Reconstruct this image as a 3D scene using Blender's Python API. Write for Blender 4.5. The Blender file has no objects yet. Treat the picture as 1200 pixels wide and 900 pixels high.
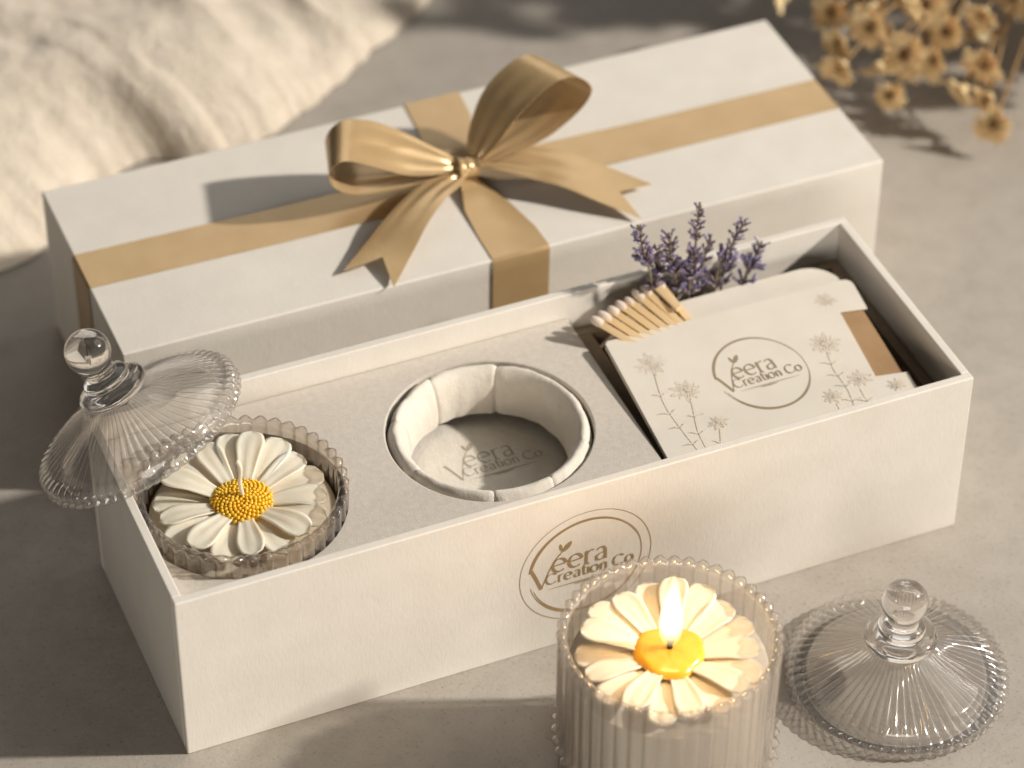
import bpy, math, random
from mathutils import Vector, Matrix, noise

random.seed(11)
C = bpy.context.scene
COL = C.collection
S = 0.01                      # every coordinate below is written in centimetres
PI = math.pi
TAU = 2 * PI

# ------------------------------------------------------------------ camera
cam_d = bpy.data.cameras.new("camera")
cam = bpy.data.objects.new("camera", cam_d)
COL.objects.link(cam)
cam.location = (-18.43 * S, -71.572 * S, 80.585 * S)
cam.rotation_euler = (0.854977, -0.00551, -0.39765)
cam_d.sensor_width = 36.0
cam_d.lens = 110.16
cam_d.clip_start = 0.05
cam_d.clip_end = 60.0
cam_d.dof.use_dof = True
cam_d.dof.focus_distance = 1.085
cam_d.dof.aperture_fstop = 7.0
C.camera = cam

# ------------------------------------------------------------------ light
world = bpy.data.worlds.new("World")
C.world = world
world.use_nodes = True
SUN = Vector((1.45, -0.64, 1.0)).normalized()
wt = world.node_tree
bg = wt.nodes["Background"]
bg.inputs["Strength"].default_value = 1.0
wc = wt.nodes.new('ShaderNodeTexCoord')
dot = wt.nodes.new('ShaderNodeVectorMath')
dot.operation = 'DOT_PRODUCT'
dot.inputs[1].default_value = Vector((1.2, -0.15, 1.0)).normalized()
wt.links.new(wc.outputs['Generated'], dot.inputs[0])
wr = wt.nodes.new('ShaderNodeValToRGB')          # bright window, dim warm walls
for el, (p, c) in zip([wr.color_ramp.elements[0], wr.color_ramp.elements[1], wr.color_ramp.elements.new(0.9), wr.color_ramp.elements.new(0.95)],
                      ((0.0, (0.046, 0.043, 0.039)), (1.0, (3.2, 3.05, 2.85)), (0.955, (0.058, 0.054, 0.049)), (0.965, (3.0, 2.86, 2.67)))):
    el.position = p
    el.color = (*c, 1)
wt.links.new(dot.outputs['Value'], wr.inputs['Fac'])
dot2 = wt.nodes.new('ShaderNodeVectorMath')     # a second, fainter bright patch added behind, giving glints on glass and satin
dot2.operation = 'DOT_PRODUCT'
dot2.inputs[1].default_value = Vector((0.38, 0.66, 0.66)).normalized()
wt.links.new(wc.outputs['Generated'], dot2.inputs[0])
m2 = wt.nodes.new('ShaderNodeMapRange')
m2.inputs['From Min'].default_value = 0.945
m2.inputs['From Max'].default_value = 0.955
wt.links.new(dot2.outputs['Value'], m2.inputs['Value'])
mx2 = wt.nodes.new('ShaderNodeMix')
mx2.data_type = 'RGBA'
wt.links.new(m2.outputs['Result'], mx2.inputs['Factor'])
wt.links.new(wr.outputs['Color'], mx2.inputs['A'])
mx2.inputs['B'].default_value = (1.0, 0.96, 0.90, 1)
wt.links.new(mx2.outputs['Result'], bg.inputs['Color'])


def lamp(name, kind, loc, target, power, color):
    d = bpy.data.lights.new(name, kind)
    d.energy = power
    d.color = color
    o = bpy.data.objects.new(name, d)
    COL.objects.link(o)
    o.location = Vector(loc) * S
    o.rotation_euler = (Vector(target) - Vector(loc)).to_track_quat('-Z', 'Y').to_euler()
    return o


tgt = Vector((15, 10, 4))
key = lamp("key_lamp", 'SPOT', tgt + SUN * 320, tgt, 550, (1.0, 0.915, 0.815))
key.data.shadow_soft_size = 0.06
key.data.spot_size = math.radians(40)
key.data.spot_blend = 0.6
fill = lamp("front_fill_lamp", 'AREA', (-52, -215, 58), (14, 8, 4), 20.5, (1.0, 0.935, 0.85))
fill.data.shape = 'RECTANGLE'
fill.data.size = 1.3
fill.data.size_y = 0.7

C.view_settings.view_transform = 'Standard'
C.view_settings.look = 'None'
C.view_settings.exposure = 0.0
C.view_settings.gamma = 1.0
C.cycles.max_bounces = 20
C.cycles.transmission_bounces = 16
C.cycles.transparent_max_bounces = 40
C.cycles.glossy_bounces = 8
C.cycles.diffuse_bounces = 5
C.cycles.caustics_reflective = False
C.cycles.caustics_refractive = False
C.cycles.sample_clamp_indirect = 6.0


# ------------------------------------------------------------------ helpers
def tag(o, label=None, cat=None, group=None, kind=None):
    if label: o["label"] = label
    if cat: o["category"] = cat
    if group: o["group"] = group
    if kind: o["kind"] = kind
    return o


def thing(name, label, cat, loc=(0, 0, 0), group=None, rot=None):
    o = bpy.data.objects.new(name, None)
    COL.objects.link(o)
    o.location = Vector(loc) * S
    if rot is not None:
        o.rotation_mode = 'QUATERNION'
        o.rotation_quaternion = rot
    o.empty_display_size = 0.01
    return tag(o, label, cat, group)


class MB:
    """collects vertices and faces (cm) for ONE mesh object"""
    def __init__(self):
        self.v, self.f = [], []

    def add(self, vs, fs):
        b = len(self.v)
        self.v += [tuple(p) for p in vs]
        self.f += [tuple(i + b for i in f) for f in fs]
        return self

    def box(self, lo, hi, m=None):
        x0, y0, z0 = lo
        x1, y1, z1 = hi
        vs = [Vector(p) for p in ((x0, y0, z0), (x1, y0, z0), (x1, y1, z0), (x0, y1, z0),
                                  (x0, y0, z1), (x1, y0, z1), (x1, y1, z1), (x0, y1, z1))]
        if m is not None: vs = [m @ p for p in vs]
        return self.add(vs, [(0, 3, 2, 1), (4, 5, 6, 7), (0, 1, 5, 4), (1, 2, 6, 5), (2, 3, 7, 6), (3, 0, 4, 7)])

    def grid(self, fn, nu, nv, closeu=False, closev=False):
        vs = [fn(i, j) for i in range(nu) for j in range(nv)]
        fs = []
        for i in range(nu if closeu else nu - 1):
            for j in range(nv if closev else nv - 1):
                a, b = i, (i + 1) % nu
                c, d = j, (j + 1) % nv
                fs.append((a * nv + c, b * nv + c, b * nv + d, a * nv + d))
        return self.add(vs, fs)

    def tube(self, pts, rad, n=8, caps=True):
        pts = [Vector(p) for p in pts]
        m = len(pts)
        rs = rad if isinstance(rad, (list, tuple)) else [rad] * m
        ref = Vector((0.31, 0.17, 0.93)).normalized()
        rings = []
        for i, p in enumerate(pts):
            t = (pts[min(i + 1, m - 1)] - pts[max(i - 1, 0)]).normalized()
            a = t.cross(ref)
            if a.length < 1e-3: a = t.cross(Vector((1, 0, 0)))
            a.normalize()
            b = t.cross(a)
            rings += [p + (a * math.cos(TAU * k / n) + b * math.sin(TAU * k / n)) * rs[i] for k in range(n)]
        fs = [(i * n + k, i * n + (k + 1) % n, (i + 1) * n + (k + 1) % n, (i + 1) * n + k)
              for i in range(m - 1) for k in range(n)]
        if caps:
            fs.append(tuple(range(n - 1, -1, -1)))
            fs.append(tuple((m - 1) * n + k for k in range(n)))
        return self.add(rings, fs)

    def ball(self, c, r, nu=10, nv=7, sc=(1, 1, 1), m=None):
        c = Vector(c)
        vs = [Vector((0, 0, 1))]
        for j in range(1, nv):
            th = PI * j / nv
            for i in range(nu):
                ph = TAU * i / nu
                vs.append(Vector((math.sin(th) * math.cos(ph), math.sin(th) * math.sin(ph), math.cos(th))))
        vs.append(Vector((0, 0, -1)))
        vs = [Vector((p.x * sc[0], p.y * sc[1], p.z * sc[2])) * r for p in vs]
        if m is not None: vs = [m @ p for p in vs]
        vs = [p + c for p in vs]
        fs = [(0, 1 + i, 1 + (i + 1) % nu) for i in range(nu)]
        for j in range(nv - 2):
            for i in range(nu):
                a = 1 + j * nu
                fs.append((a + i, a + nu + i, a + nu + (i + 1) % nu, a + (i + 1) % nu))
        last = len(vs) - 1
        a = 1 + (nv - 2) * nu
        fs += [(a + (i + 1) % nu, a + i, last) for i in range(nu)]
        return self.add(vs, fs)

    def build(self, name, mat, parent=None, smooth=True, bevel=0, solid=0, sharp=None, loc=None, subsurf=0, offset=0):
        me = bpy.data.meshes.new(name)
        me.from_pydata([(p[0] * S, p[1] * S, p[2] * S) for p in self.v], [], self.f)
        me.update()
        if smooth:
            me.polygons.foreach_set("use_smooth", [True] * len(me.polygons))
        if sharp: me.set_sharp_from_angle(angle=math.radians(sharp))
        me.materials.append(mat)
        o = bpy.data.objects.new(name, me)
        COL.objects.link(o)
        if parent: o.parent = parent
        if loc: o.location = Vector(loc) * S
        if solid:
            md = o.modifiers.new("thickness", 'SOLIDIFY')
            md.thickness = solid * S
            md.offset = offset
            if solid < 0.05:
                es = o.modifiers.new("crisp_edges", 'EDGE_SPLIT')
                es.split_angle = math.radians(45)
        if subsurf:
            md = o.modifiers.new("smooth", 'SUBSURF')
            md.levels = md.render_levels = subsurf
        if bevel:
            md = o.modifiers.new("bevel", 'BEVEL')
            md.width = bevel * S
            md.segments = 3
            md.limit_method = 'ANGLE'
            md.angle_limit = math.radians(40)
            md.harden_normals = False
        return o


def cut_sheet(name, loops, z0, z1, mat, parent, bevel=0.03, frame=None):
    """flat board with outline loops[0] and holes loops[1:], from z0 to z1"""
    cu = bpy.data.curves.new(name, 'CURVE')
    cu.dimensions = '2D'
    cu.fill_mode = 'BOTH'
    for lp in loops:
        sp = cu.splines.new('POLY')
        sp.points.add(len(lp) - 1)
        for q, p in zip(sp.points, lp): q.co = (p[0] * S, p[1] * S, 0, 1)
        sp.use_cyclic_u = True
    cu.extrude = ((z1 - z0) / 2 - bevel) * S
    cu.bevel_depth = bevel * S
    cu.bevel_resolution = 2
    cu.offset = -bevel * S
    t = bpy.data.objects.new(name + "_outline", cu)
    COL.objects.link(t)
    dg = bpy.context.evaluated_depsgraph_get()
    me = bpy.data.meshes.new_from_object(t.evaluated_get(dg))
    bpy.data.objects.remove(t)
    bpy.data.curves.remove(cu)
    me.name = name
    zc = (z0 + z1) / 2 * S
    for v in me.vertices: v.co.z += zc
    if frame is not None:
        for v in me.vertices: v.co = (frame @ (v.co / S)) * S
    me.materials.clear()
    me.materials.append(mat)
    me.polygons.foreach_set("use_smooth", [True] * len(me.polygons))
    me.set_sharp_from_angle(angle=math.radians(50))
    o = bpy.data.objects.new(name, me)
    COL.objects.link(o)
    o.parent = parent
    return o


def circle(cx, cy, r, n=72, rev=False):
    a = [(cx + r * math.cos(TAU * k / n), cy + r * math.sin(TAU * k / n)) for k in range(n)]
    return a[::-1] if rev else a


def catmull(pts, per=8):
    pts = [Vector(p) for p in pts]
    out = []
    for i in range(len(pts) - 1):
        p0 = pts[i - 1] if i else pts[0] * 2 - pts[1]
        p1, p2 = pts[i], pts[i + 1]
        p3 = pts[i + 2] if i + 2 < len(pts) else p2 * 2 - p1
        for k in range(per):
            t = k / per
            out.append(0.5 * ((2 * p1) + (p2 - p0) * t + (2 * p0 - 5 * p1 + 4 * p2 - p3) * t * t
                              + (3 * p1 - p0 - 3 * p2 + p3) * t * t * t))
    out.append(pts[-1])
    return out


def fbm(p, oct=4):
    return noise.fractal(Vector(p), 1.0, 2.0, oct)


# ------------------------------------------------------------------ materials
class NT:
    def __init__(self, name):
        self.m = bpy.data.materials.new(name)
        self.m.use_nodes = True
        self.t = self.m.node_tree
        self.b = self.t.nodes["Principled BSDF"]
        self.out = self.t.nodes["Material Output"]
        self.co = None

    def n(self, kind, **kw):
        o = self.t.nodes.new(kind)
        for k, v in kw.items():
            if k in o.inputs: o.inputs[k].default_value = v
            else: setattr(o, k, v)
        return o

    def l(self, a, b): self.t.links.new(a, b)

    def coord(self):
        if self.co is None: self.co = self.n('ShaderNodeTexCoord')
        return self.co.outputs['Object']

    def noise(self, scale, detail=4, rough=0.55, stretch=None):
        o = self.n('ShaderNodeTexNoise', Scale=scale, Detail=detail, Roughness=rough)
        if stretch:
            mp = self.n('ShaderNodeMapping')
            mp.inputs['Scale'].default_value = stretch
            self.l(self.coord(), mp.inputs['Vector'])
            self.l(mp.outputs['Vector'], o.inputs['Vector'])
        else:
            self.l(self.coord(), o.inputs['Vector'])
        return o.outputs['Fac']

    def ramp(self, fac, stops):
        r = self.n('ShaderNodeValToRGB')
        e = r.color_ramp.elements
        while len(e) < len(stops): e.new(0.5)
        for q, (p, c) in zip(e, stops):
            q.position = p
            q.color = (*c, 1)
        self.l(fac, r.inputs['Fac'])
        return r.outputs['Color']

    def bump(self, h, strength, dist):
        b = self.n('ShaderNodeBump')
        b.inputs['Strength'].default_value = strength
        b.inputs['Distance'].default_value = dist
        prev = self.b.inputs['Normal'].links
        if prev: self.l(prev[0].from_socket, b.inputs['Normal'])
        self.l(h, b.inputs['Height'])
        self.l(b.outputs['Normal'], self.b.inputs['Normal'])

    def set(self, **kw):
        for k, v in kw.items():
            k = k.replace('_', ' ')
            s = self.b.inputs[k]
            s.default_value = (*v, 1) if k.endswith('Color') or k == 'Specular Tint' or k == 'Sheen Tint' else v
        return self


def mat_paper(name, lo, hi, rough=0.75, grain=0.36, fibre=True):
    a = NT(name)
    a.l(a.ramp(a.noise(60, 5), [(0.3, lo), (0.7, hi)]), a.b.inputs['Base Color'])
    a.set(Roughness=rough)
    if fibre:
        a.bump(a.noise(900, 3, 0.6, (1, 1, 0.35)), grain, 0.0002)
        a.bump(a.noise(260, 4), grain * 0.7, 0.0003)
    return a.m


M_box = mat_paper("ivory_paper", (0.735, 0.70, 0.635), (0.785, 0.75, 0.69))
M_card = mat_paper("card_stock", (0.70, 0.655, 0.575), (0.75, 0.71, 0.635), 0.7, 0.12)
M_kraft = mat_paper("kraft_board", (0.33, 0.20, 0.095), (0.40, 0.255, 0.13), 0.8, 0.35)
M_liner = mat_paper("taupe_board", (0.30, 0.235, 0.165), (0.36, 0.285, 0.205), 0.85, 0.3)

a = NT("suede_flocking")
a.l(a.ramp(a.noise(420, 6, 0.7), [(0.3, (0.53, 0.485, 0.425)), (0.5, (0.585, 0.54, 0.48)), (0.72, (0.64, 0.595, 0.53))]), a.b.inputs['Base Color'])
a.set(Roughness=0.95, Sheen_Weight=0.35, Sheen_Roughness=0.5)
a.bump(a.noise(1500, 3, 0.7), 0.45, 0.0003)
a.bump(a.noise(240, 4), 0.25, 0.0005)
M_suede = a.m

a = NT("padded_fabric")
a.l(a.ramp(a.noise(200, 5, 0.6), [(0.3, (0.68, 0.635, 0.56)), (0.7, (0.75, 0.71, 0.635))]), a.b.inputs['Base Color'])
a.set(Roughness=0.9, Sheen_Weight=0.3)
a.bump(a.noise(1300, 3, 0.7), 0.5, 0.0004)
a.bump(a.noise(160, 4, 0.6), 0.4, 0.0012)
M_pad = a.m

a = NT("stone_top")
big = a.noise(3.2, 6, 0.6)
fine = a.noise(70, 6, 0.65)
mix = a.n('ShaderNodeMath', operation='MULTIPLY_ADD')
mix.inputs[1].default_value = 0.7
a.l(fine, mix.inputs[0])
a.l(big, mix.inputs[2])
a.l(a.ramp(mix.outputs[0], [(0.5, (0.295, 0.265, 0.23)), (0.72, (0.365, 0.335, 0.295)), (0.95, (0.425, 0.392, 0.35))]), a.b.inputs['Base Color'])
grit = a.ramp(a.noise(650, 3, 0.8), [(0.30, (0.60, 0.58, 0.55)), (0.42, (1, 1, 1)), (0.62, (1, 1, 1)), (0.74, (1.18, 1.18, 1.16))])
base_link = a.b.inputs['Base Color'].links[0].from_socket
mg = a.n('ShaderNodeMix', data_type='RGBA', blend_type='MULTIPLY')
mg.inputs['Factor'].default_value = 1.0
a.l(base_link, mg.inputs['A'])
a.l(grit, mg.inputs['B'])
a.l(mg.outputs['Result'], a.b.inputs['Base Color'])
a.set(Roughness=0.62)
a.bump(a.noise(420, 5, 0.65), 0.4, 0.0005)
a.bump(a.noise(40, 4), 0.12, 0.001)
M_stone = a.m

a = NT("muslin_cloth")
a.l(a.ramp(a.noise(90, 5, 0.65), [(0.3, (0.64, 0.56, 0.455)), (0.7, (0.745, 0.67, 0.56))]), a.b.inputs['Base Color'])
a.set(Roughness=0.95, Sheen_Weight=0.3)
a.bump(a.noise(1700, 2, 0.6), 0.4, 0.0004)
a.bump(a.noise(330, 5, 0.7), 0.7, 0.0014)
a.bump(a.noise(110, 4, 0.6), 0.5, 0.0025)
M_cloth = a.m

a = NT("gold_satin")
a.l(a.ramp(a.noise(60, 3), [(0.3, (0.56, 0.39, 0.20)), (0.7, (0.62, 0.445, 0.24))]), a.b.inputs['Base Color'])
a.set(Metallic=0.36, Roughness=0.24, Anisotropic=0.6)
a.bump(a.noise(1800, 2, 0.5, (1, 0.2, 1)), 0.2, 0.0002)
a.bump(a.noise(75, 3, 0.5, (1, 1, 1)), 0.10, 0.0015)
M_satin = a.m


def mat_wax(name, c1, c2, r=0.45, sss=0.5):
    a = NT(name)
    a.l(a.ramp(a.noise(120, 4), [(0.3, c1), (0.7, c2)]), a.b.inputs['Base Color'])
    a.set(Roughness=r, Subsurface_Weight=sss, Subsurface_Scale=0.004)
    a.b.inputs['Subsurface Radius'].default_value = (1.0, 0.6, 0.35)
    a.bump(a.noise(300, 3), 0.12, 0.0005)
    return a.m


M_wax = mat_wax("ivory_wax", (0.84, 0.775, 0.665), (0.87, 0.81, 0.71))
M_petal = mat_wax("petal_wax", (0.77, 0.69, 0.56), (0.82, 0.745, 0.62))
M_yellow = mat_wax("yellow_wax", (0.88, 0.47, 0.02), (0.92, 0.60, 0.05), 0.5, 0.3)
M_amber = mat_wax("melted_amber_wax", (0.82, 0.42, 0.035), (0.87, 0.52, 0.07), 0.22, 0.6)
M_string = mat_paper("wick_cotton", (0.72, 0.64, 0.50), (0.8, 0.72, 0.58), 0.9, 0.3)
M_char = NT("charred_wick").set(Base_Color=(0.015, 0.010, 0.008), Roughness=0.9).m


def mat_glass(name, face, side, share=0.2, milk=0.06):
    """pressed glass: thin walls let light straight through (deeper tint where seen edge on) and mirror by
    Fresnel; a share refracts as a solid"""
    a = NT(name)
    g = a.n('ShaderNodeBsdfGlass', IOR=1.48, Roughness=0.0)
    g.inputs['Color'].default_value = (*face, 1)
    lw = a.n('ShaderNodeLayerWeight', Blend=0.5)
    t = a.n('ShaderNodeBsdfTransparent')
    a.l(a.ramp(lw.outputs['Facing'], [(0.25, face), (0.95, side)]), t.inputs['Color'])
    gl = a.n('ShaderNodeBsdfGlossy', Roughness=0.07)
    fr = a.n('ShaderNodeMapRange', interpolation_type='SMOOTHERSTEP')
    fr.inputs['From Min'].default_value = 0.12
    fr.inputs['To Min'].default_value = 0.09
    fr.inputs['To Max'].default_value = 0.62
    a.l(lw.outputs['Facing'], fr.inputs['Value'])
    df = a.n('ShaderNodeBsdfDiffuse')                  # faint scatter of pressed, handled glass
    df.inputs['Color'].default_value = (0.95, 0.92, 0.89, 1)
    m0 = a.n('ShaderNodeMixShader')
    m0.inputs['Fac'].default_value = milk
    a.l(t.outputs[0], m0.inputs[1])
    a.l(df.outputs[0], m0.inputs[2])
    m1 = a.n('ShaderNodeMixShader')
    a.l(fr.outputs[0], m1.inputs['Fac'])
    a.l(m0.outputs[0], m1.inputs[1])
    a.l(gl.outputs[0], m1.inputs[2])
    mx = a.n('ShaderNodeMixShader')
    mx.inputs['Fac'].default_value = share
    a.l(m1.outputs[0], mx.inputs[1])
    a.l(g.outputs[0], mx.inputs[2])
    a.l(mx.outputs[0], a.out.inputs['Surface'])
    return a.m


M_glass = mat_glass("clear_pressed_glass", (0.995, 0.985, 0.97), (0.89, 0.85, 0.81), 0.06, 0.08)
M_knob = mat_glass("solid_glass", (1.0, 0.99, 0.98), (0.9, 0.88, 0.86), 0.92, 0.02)
M_smoke = mat_glass("smoky_pressed_glass", (0.955, 0.925, 0.885), (0.68, 0.585, 0.475), 0.06, 0.05)
M_jar = mat_glass("warm_pressed_glass", (0.99, 0.975, 0.955), (0.93, 0.86, 0.78), 0.06, 0.05)

M_foil = NT("gold_foil_print").set(Base_Color=(0.46, 0.335, 0.175), Metallic=0.45, Roughness=0.45).m
M_ink = NT("grey_brown_ink").set(Base_Color=(0.31, 0.245, 0.16), Roughness=0.7).m
M_print = NT("pale_print_ink").set(Base_Color=(0.70, 0.625, 0.525), Roughness=0.75).m
M_faint = NT("faint_print_ink").set(Base_Color=(0.40, 0.35, 0.28), Roughness=0.8).m

a = NT("match_wood")
a.l(a.ramp(a.noise(300, 4, 0.5, (1, 1, 0.15)), [(0.3, (0.70, 0.50, 0.26)), (0.7, (0.82, 0.64, 0.39))]), a.b.inputs['Base Color'])
a.set(Roughness=0.7)
M_wood = a.m
M_tip = mat_paper("match_tip", (0.66, 0.56, 0.47), (0.74, 0.65, 0.56), 0.8, 0.5)

a = NT("lavender_bud")
a.l(a.ramp(a.noise(420, 3), [(0.32, (0.05, 0.04, 0.08)), (0.45, (0.16, 0.14, 0.29)), (0.56, (0.34, 0.29, 0.43)), (0.67, (0.68, 0.58, 0.60))]), a.b.inputs['Base Color'])
a.set(Roughness=0.8)
M_lav = a.m
M_calyx = mat_paper("lavender_calyx", (0.10, 0.075, 0.11), (0.24, 0.19, 0.21), 0.85, 0.3)
M_lstem = mat_paper("lavender_stem", (0.16, 0.13, 0.07), (0.24, 0.20, 0.12), 0.85, 0.3)

a = NT("straw_bract")
a.l(a.ramp(a.noise(160, 4), [(0.3, (0.70, 0.48, 0.24)), (0.55, (0.82, 0.63, 0.37)), (0.75, (0.88, 0.75, 0.52))]), a.b.inputs['Base Color'])
a.set(Roughness=0.6, Subsurface_Weight=0.2, Subsurface_Scale=0.002)
M_straw = a.m
M_seed = mat_paper("seed_centre", (0.16, 0.075, 0.025), (0.33, 0.18, 0.07), 0.9, 0.6)
M_dry = mat_paper("dry_stem", (0.26, 0.16, 0.07), (0.36, 0.24, 0.12), 0.85, 0.3)

a = NT("candle_flame")
tc = a.coord()
sep = a.n('ShaderNodeSeparateXYZ')
a.l(tc, sep.inputs[0])
mr = a.n('ShaderNodeMapRange')
mr.inputs['From Min'].default_value = 0.0
mr.inputs['From Max'].default_value = 0.033
a.l(sep.outputs['Z'], mr.inputs['Value'])
colr = a.ramp(mr.outputs[0], [(0.0, (1.0, 0.42, 0.09)), (0.22, (1.0, 0.80, 0.42)), (0.5, (1.0, 0.90, 0.62)), (1.0, (1.0, 0.72, 0.28))])
em = a.n('ShaderNodeEmission', Strength=2.6)
a.l(colr, em.inputs['Color'])
tr = a.n('ShaderNodeBsdfTransparent')
opac = a.ramp(mr.outputs[0], [(0.09, (0.0, 0.0, 0.0)), (0.30, (0.95, 0.95, 0.95)), (0.8, (1, 1, 1)), (1.0, (0.6, 0.6, 0.6))])
lw = a.n('ShaderNodeLayerWeight', Blend=0.35)
inv = a.n('ShaderNodeMath', operation='SUBTRACT')
inv.inputs[0].default_value = 1.0
a.l(lw.outputs['Facing'], inv.inputs[1])
mu = a.n('ShaderNodeMath', operation='MULTIPLY')
a.l(opac, mu.inputs[0])
a.l(inv.outputs[0], mu.inputs[1])
mx = a.n('ShaderNodeMixShader')
a.l(mu.outputs[0], mx.inputs['Fac'])
a.l(tr.outputs[0], mx.inputs[1])
a.l(em.outputs[0], mx.inputs[2])
a.l(mx.outputs[0], a.out.inputs['Surface'])
M_flame = a.m

# ------------------------------------------------------------------ table
tb = MB()
tb.grid(lambda i, j: (-250 + 500 * i / 8, -250 + 500 * j / 8, 0), 9, 9)
tag(tb.build("tabletop", M_stone), "warm grey stone tabletop with fine mottling", None, None, "structure")

# ------------------------------------------------------------------ open gift box
BL, BW, BH, T = 30.0, 10.16, 7.28, 0.34
box = thing("gift_box", "open ivory paper gift box in front, holding candle, padded hollow and card", "gift box", (0, 0, 0))
b = 0.05
MB().box((0, 0, 0.0), (BL, T, BH)).build("front_panel", M_box, box, False, b)
MB().box((0, BW - T, 0.0), (BL, BW, BH)).build("back_panel", M_box, box, False, b)
MB().box((0.004, T + 0.004, 0.0), (T, BW - T - 0.004, BH - 0.004)).build("end_panel", M_box, box, False, b)
MB().box((BL - T, T + 0.004, 0.0), (BL - 0.004, BW - T - 0.004, BH - 0.004)).build("end_panel", M_box, box, False, b)
MB().box((T + 0.002, T + 0.002, 0.004), (BL - T - 0.002, BW - T - 0.002, 0.25)).build("base_panel", M_box, box, False)


# ------------------------------------------------------------------ lettering
def arc(cx, cy, rx, ry, a0, a1, n=22):
    return [(cx + rx * math.cos(math.radians(a0 + (a1 - a0) * k / n)), cy + ry * math.sin(math.radians(a0 + (a1 - a0) * k / n))) for k in range(n + 1)]


GLYPH = {  # strokes on x-height 1, with advance width
    'e': ([[(0.08, 0.52), (0.46, 0.54), (0.86, 0.56)], arc(0.47, 0.5, 0.41, 0.5, 8, 312)], 1.02),
    'r': ([[(0.14, 0), (0.14, 0.5), (0.14, 1.0)], [(0.14, 0.62), (0.24, 0.86), (0.42, 0.99), (0.6, 0.96)], [(0.0, 0.0), (0.3, 0.0)]], 0.68),
    'a': ([[(0.12, 0.84), (0.3, 1.0), (0.52, 0.97), (0.64, 0.78), (0.66, 0.4), (0.66, 0.0)], [(0.66, 0.56), (0.36, 0.54), (0.1, 0.36), (0.12, 0.1), (0.32, 0.0), (0.55, 0.1), (0.66, 0.26)]], 0.88),
    'C': ([arc(0.68, 0.72, 0.64, 0.74, 40, 318, 28)], 1.3),
    't': ([[(0.22, 1.32), (0.22, 0.6), (0.24, 0.14), (0.36, 0.01), (0.52, 0.08)], [(0.02, 0.96), (0.5, 0.98)]], 0.58),
    'i': ([[(0.14, 0), (0.14, 0.5), (0.14, 0.98)], [(0.13, 1.3), (0.16, 1.38)]], 0.34),
    'o': ([arc(0.48, 0.5, 0.42, 0.5, 0, 360, 28)], 1.04),
    'n': ([[(0.14, 0), (0.14, 0.5), (0.14, 0.98)], [(0.14, 0.66), (0.3, 0.92), (0.5, 0.98), (0.68, 0.8), (0.7, 0.4), (0.7, 0)]], 0.92),
    ' ': ([], 0.5),
}


class Print:
    """flat print: strokes in 2D, laid on a plane by a matrix"""
    def __init__(self, frame):
        self.mb, self.fr, self.k = MB(), frame, 0

    def stroke(self, pts, w, nib=None, taper=False):
        pts = [Vector((p[0], p[1], 0)) for p in pts]
        n = len(pts)
        self.k += 1
        z = 0.0004 * self.k
        L, R = [], []
        for i, p in enumerate(pts):
            t = (pts[min(i + 1, n - 1)] - pts[max(i - 1, 0)])
            t.normalize()
            nn = Vector((-t.y, t.x, 0))
            ww = w
            if nib: ww = w * (0.42 + 0.75 * abs(math.sin(math.atan2(t.y, t.x) - nib)))
            if callable(taper): ww *= taper(i / (n - 1))
            elif taper: ww *= 0.15 + 0.95 * math.sin(PI * min(1, max(0, i / (n - 1)))) ** 0.7
            L.append(p + nn * ww / 2)
            R.append(p - nn * ww / 2)
        vs = [self.fr @ Vector((q.x, q.y, z)) for q in L + R]
        self.mb.add(vs, [(i + n, i + 1 + n, i + 1, i) for i in range(n - 1)])

    def text(self, s, x, y, h, w, nib=0.35, track=1.0, slope=0.0):
        for ch in s:
            st, adv = GLYPH[ch]
            for poly in st:
                self.stroke([(x + px * h, y + py * h + slope * (x + px * h)) for px, py in poly], w, nib)
            x += adv * h * track
        return x

    def leaf(self, cx, cy, l, ang, wd):
        c, s = math.cos(ang), math.sin(ang)
        self.stroke([(cx + c * l * k / 10, cy + s * l * k / 10) for k in range(11)], wd, None, True)


def logo(pr, R, ring=True, outer=False, bold=1.0):
    if ring:
        # brushed ring, open where the letter V starts
        def wv(t): return 0.75 + 0.55 * math.sin(3.1 * TAU * t * 0.5 + 0.7) + 0.15 * math.sin(TAU * t * 5)
        pr.stroke(arc(0, 0, 0.99 * R, 0.99 * R, 172, -168, 120), 0.045 * R * bold, None, wv)
        pr.stroke(arc(0, 0.01 * R, 0.965 * R, 0.96 * R, 150, 20, 70), 0.02 * R * bold, None, True)
        pr.stroke(arc(0, 0, 0.955 * R, 0.965 * R, 196, 285, 50), 0.028 * R * bold, None, True)
    if outer:
        pr.stroke(arc(0.0, 0, 1.16 * R, 1.16 * R, 0, 360, 140), 0.012 * R)
    w = 0.045 * R * bold
    # the tall V with its thin right arm and a leaf
    pr.stroke([(-0.98 * R, 0.2 * R), (-0.95 * R, 0.17 * R), (-0.88 * R, 0.0), (-0.78 * R, -0.28 * R)], w * 1.35)
    pr.stroke([(-0.78 * R, -0.28 * R), (-0.66 * R, 0.05 * R), (-0.56 * R, 0.27 * R), (-0.42 * R, 0.44 * R)], w * 0.5)
    pr.leaf(-0.41 * R, 0.43 * R, 0.24 * R, 0.9, 0.09 * R)
    pr.leaf(-0.43 * R, 0.45 * R, 0.17 * R, 1.75, 0.05 * R)
    pr.text("eera", -0.60 * R, 0.015 * R, 0.285 * R, w, 0.35, 0.98)
    pr.text("Creation Co", -0.70 * R, -0.215 * R, 0.155 * R, w * 0.62, 0.35, 1.06)
    pr.stroke([(-0.66 * R + 1.4 * R * k / 12, -0.325 * R) for k in range(13)], 0.016 * R, None, True)
    pr.stroke([(-0.2 * R + 0.4 * R * k / 12, -0.36 * R) for k in range(13)], 0.022 * R, None, True)


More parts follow.
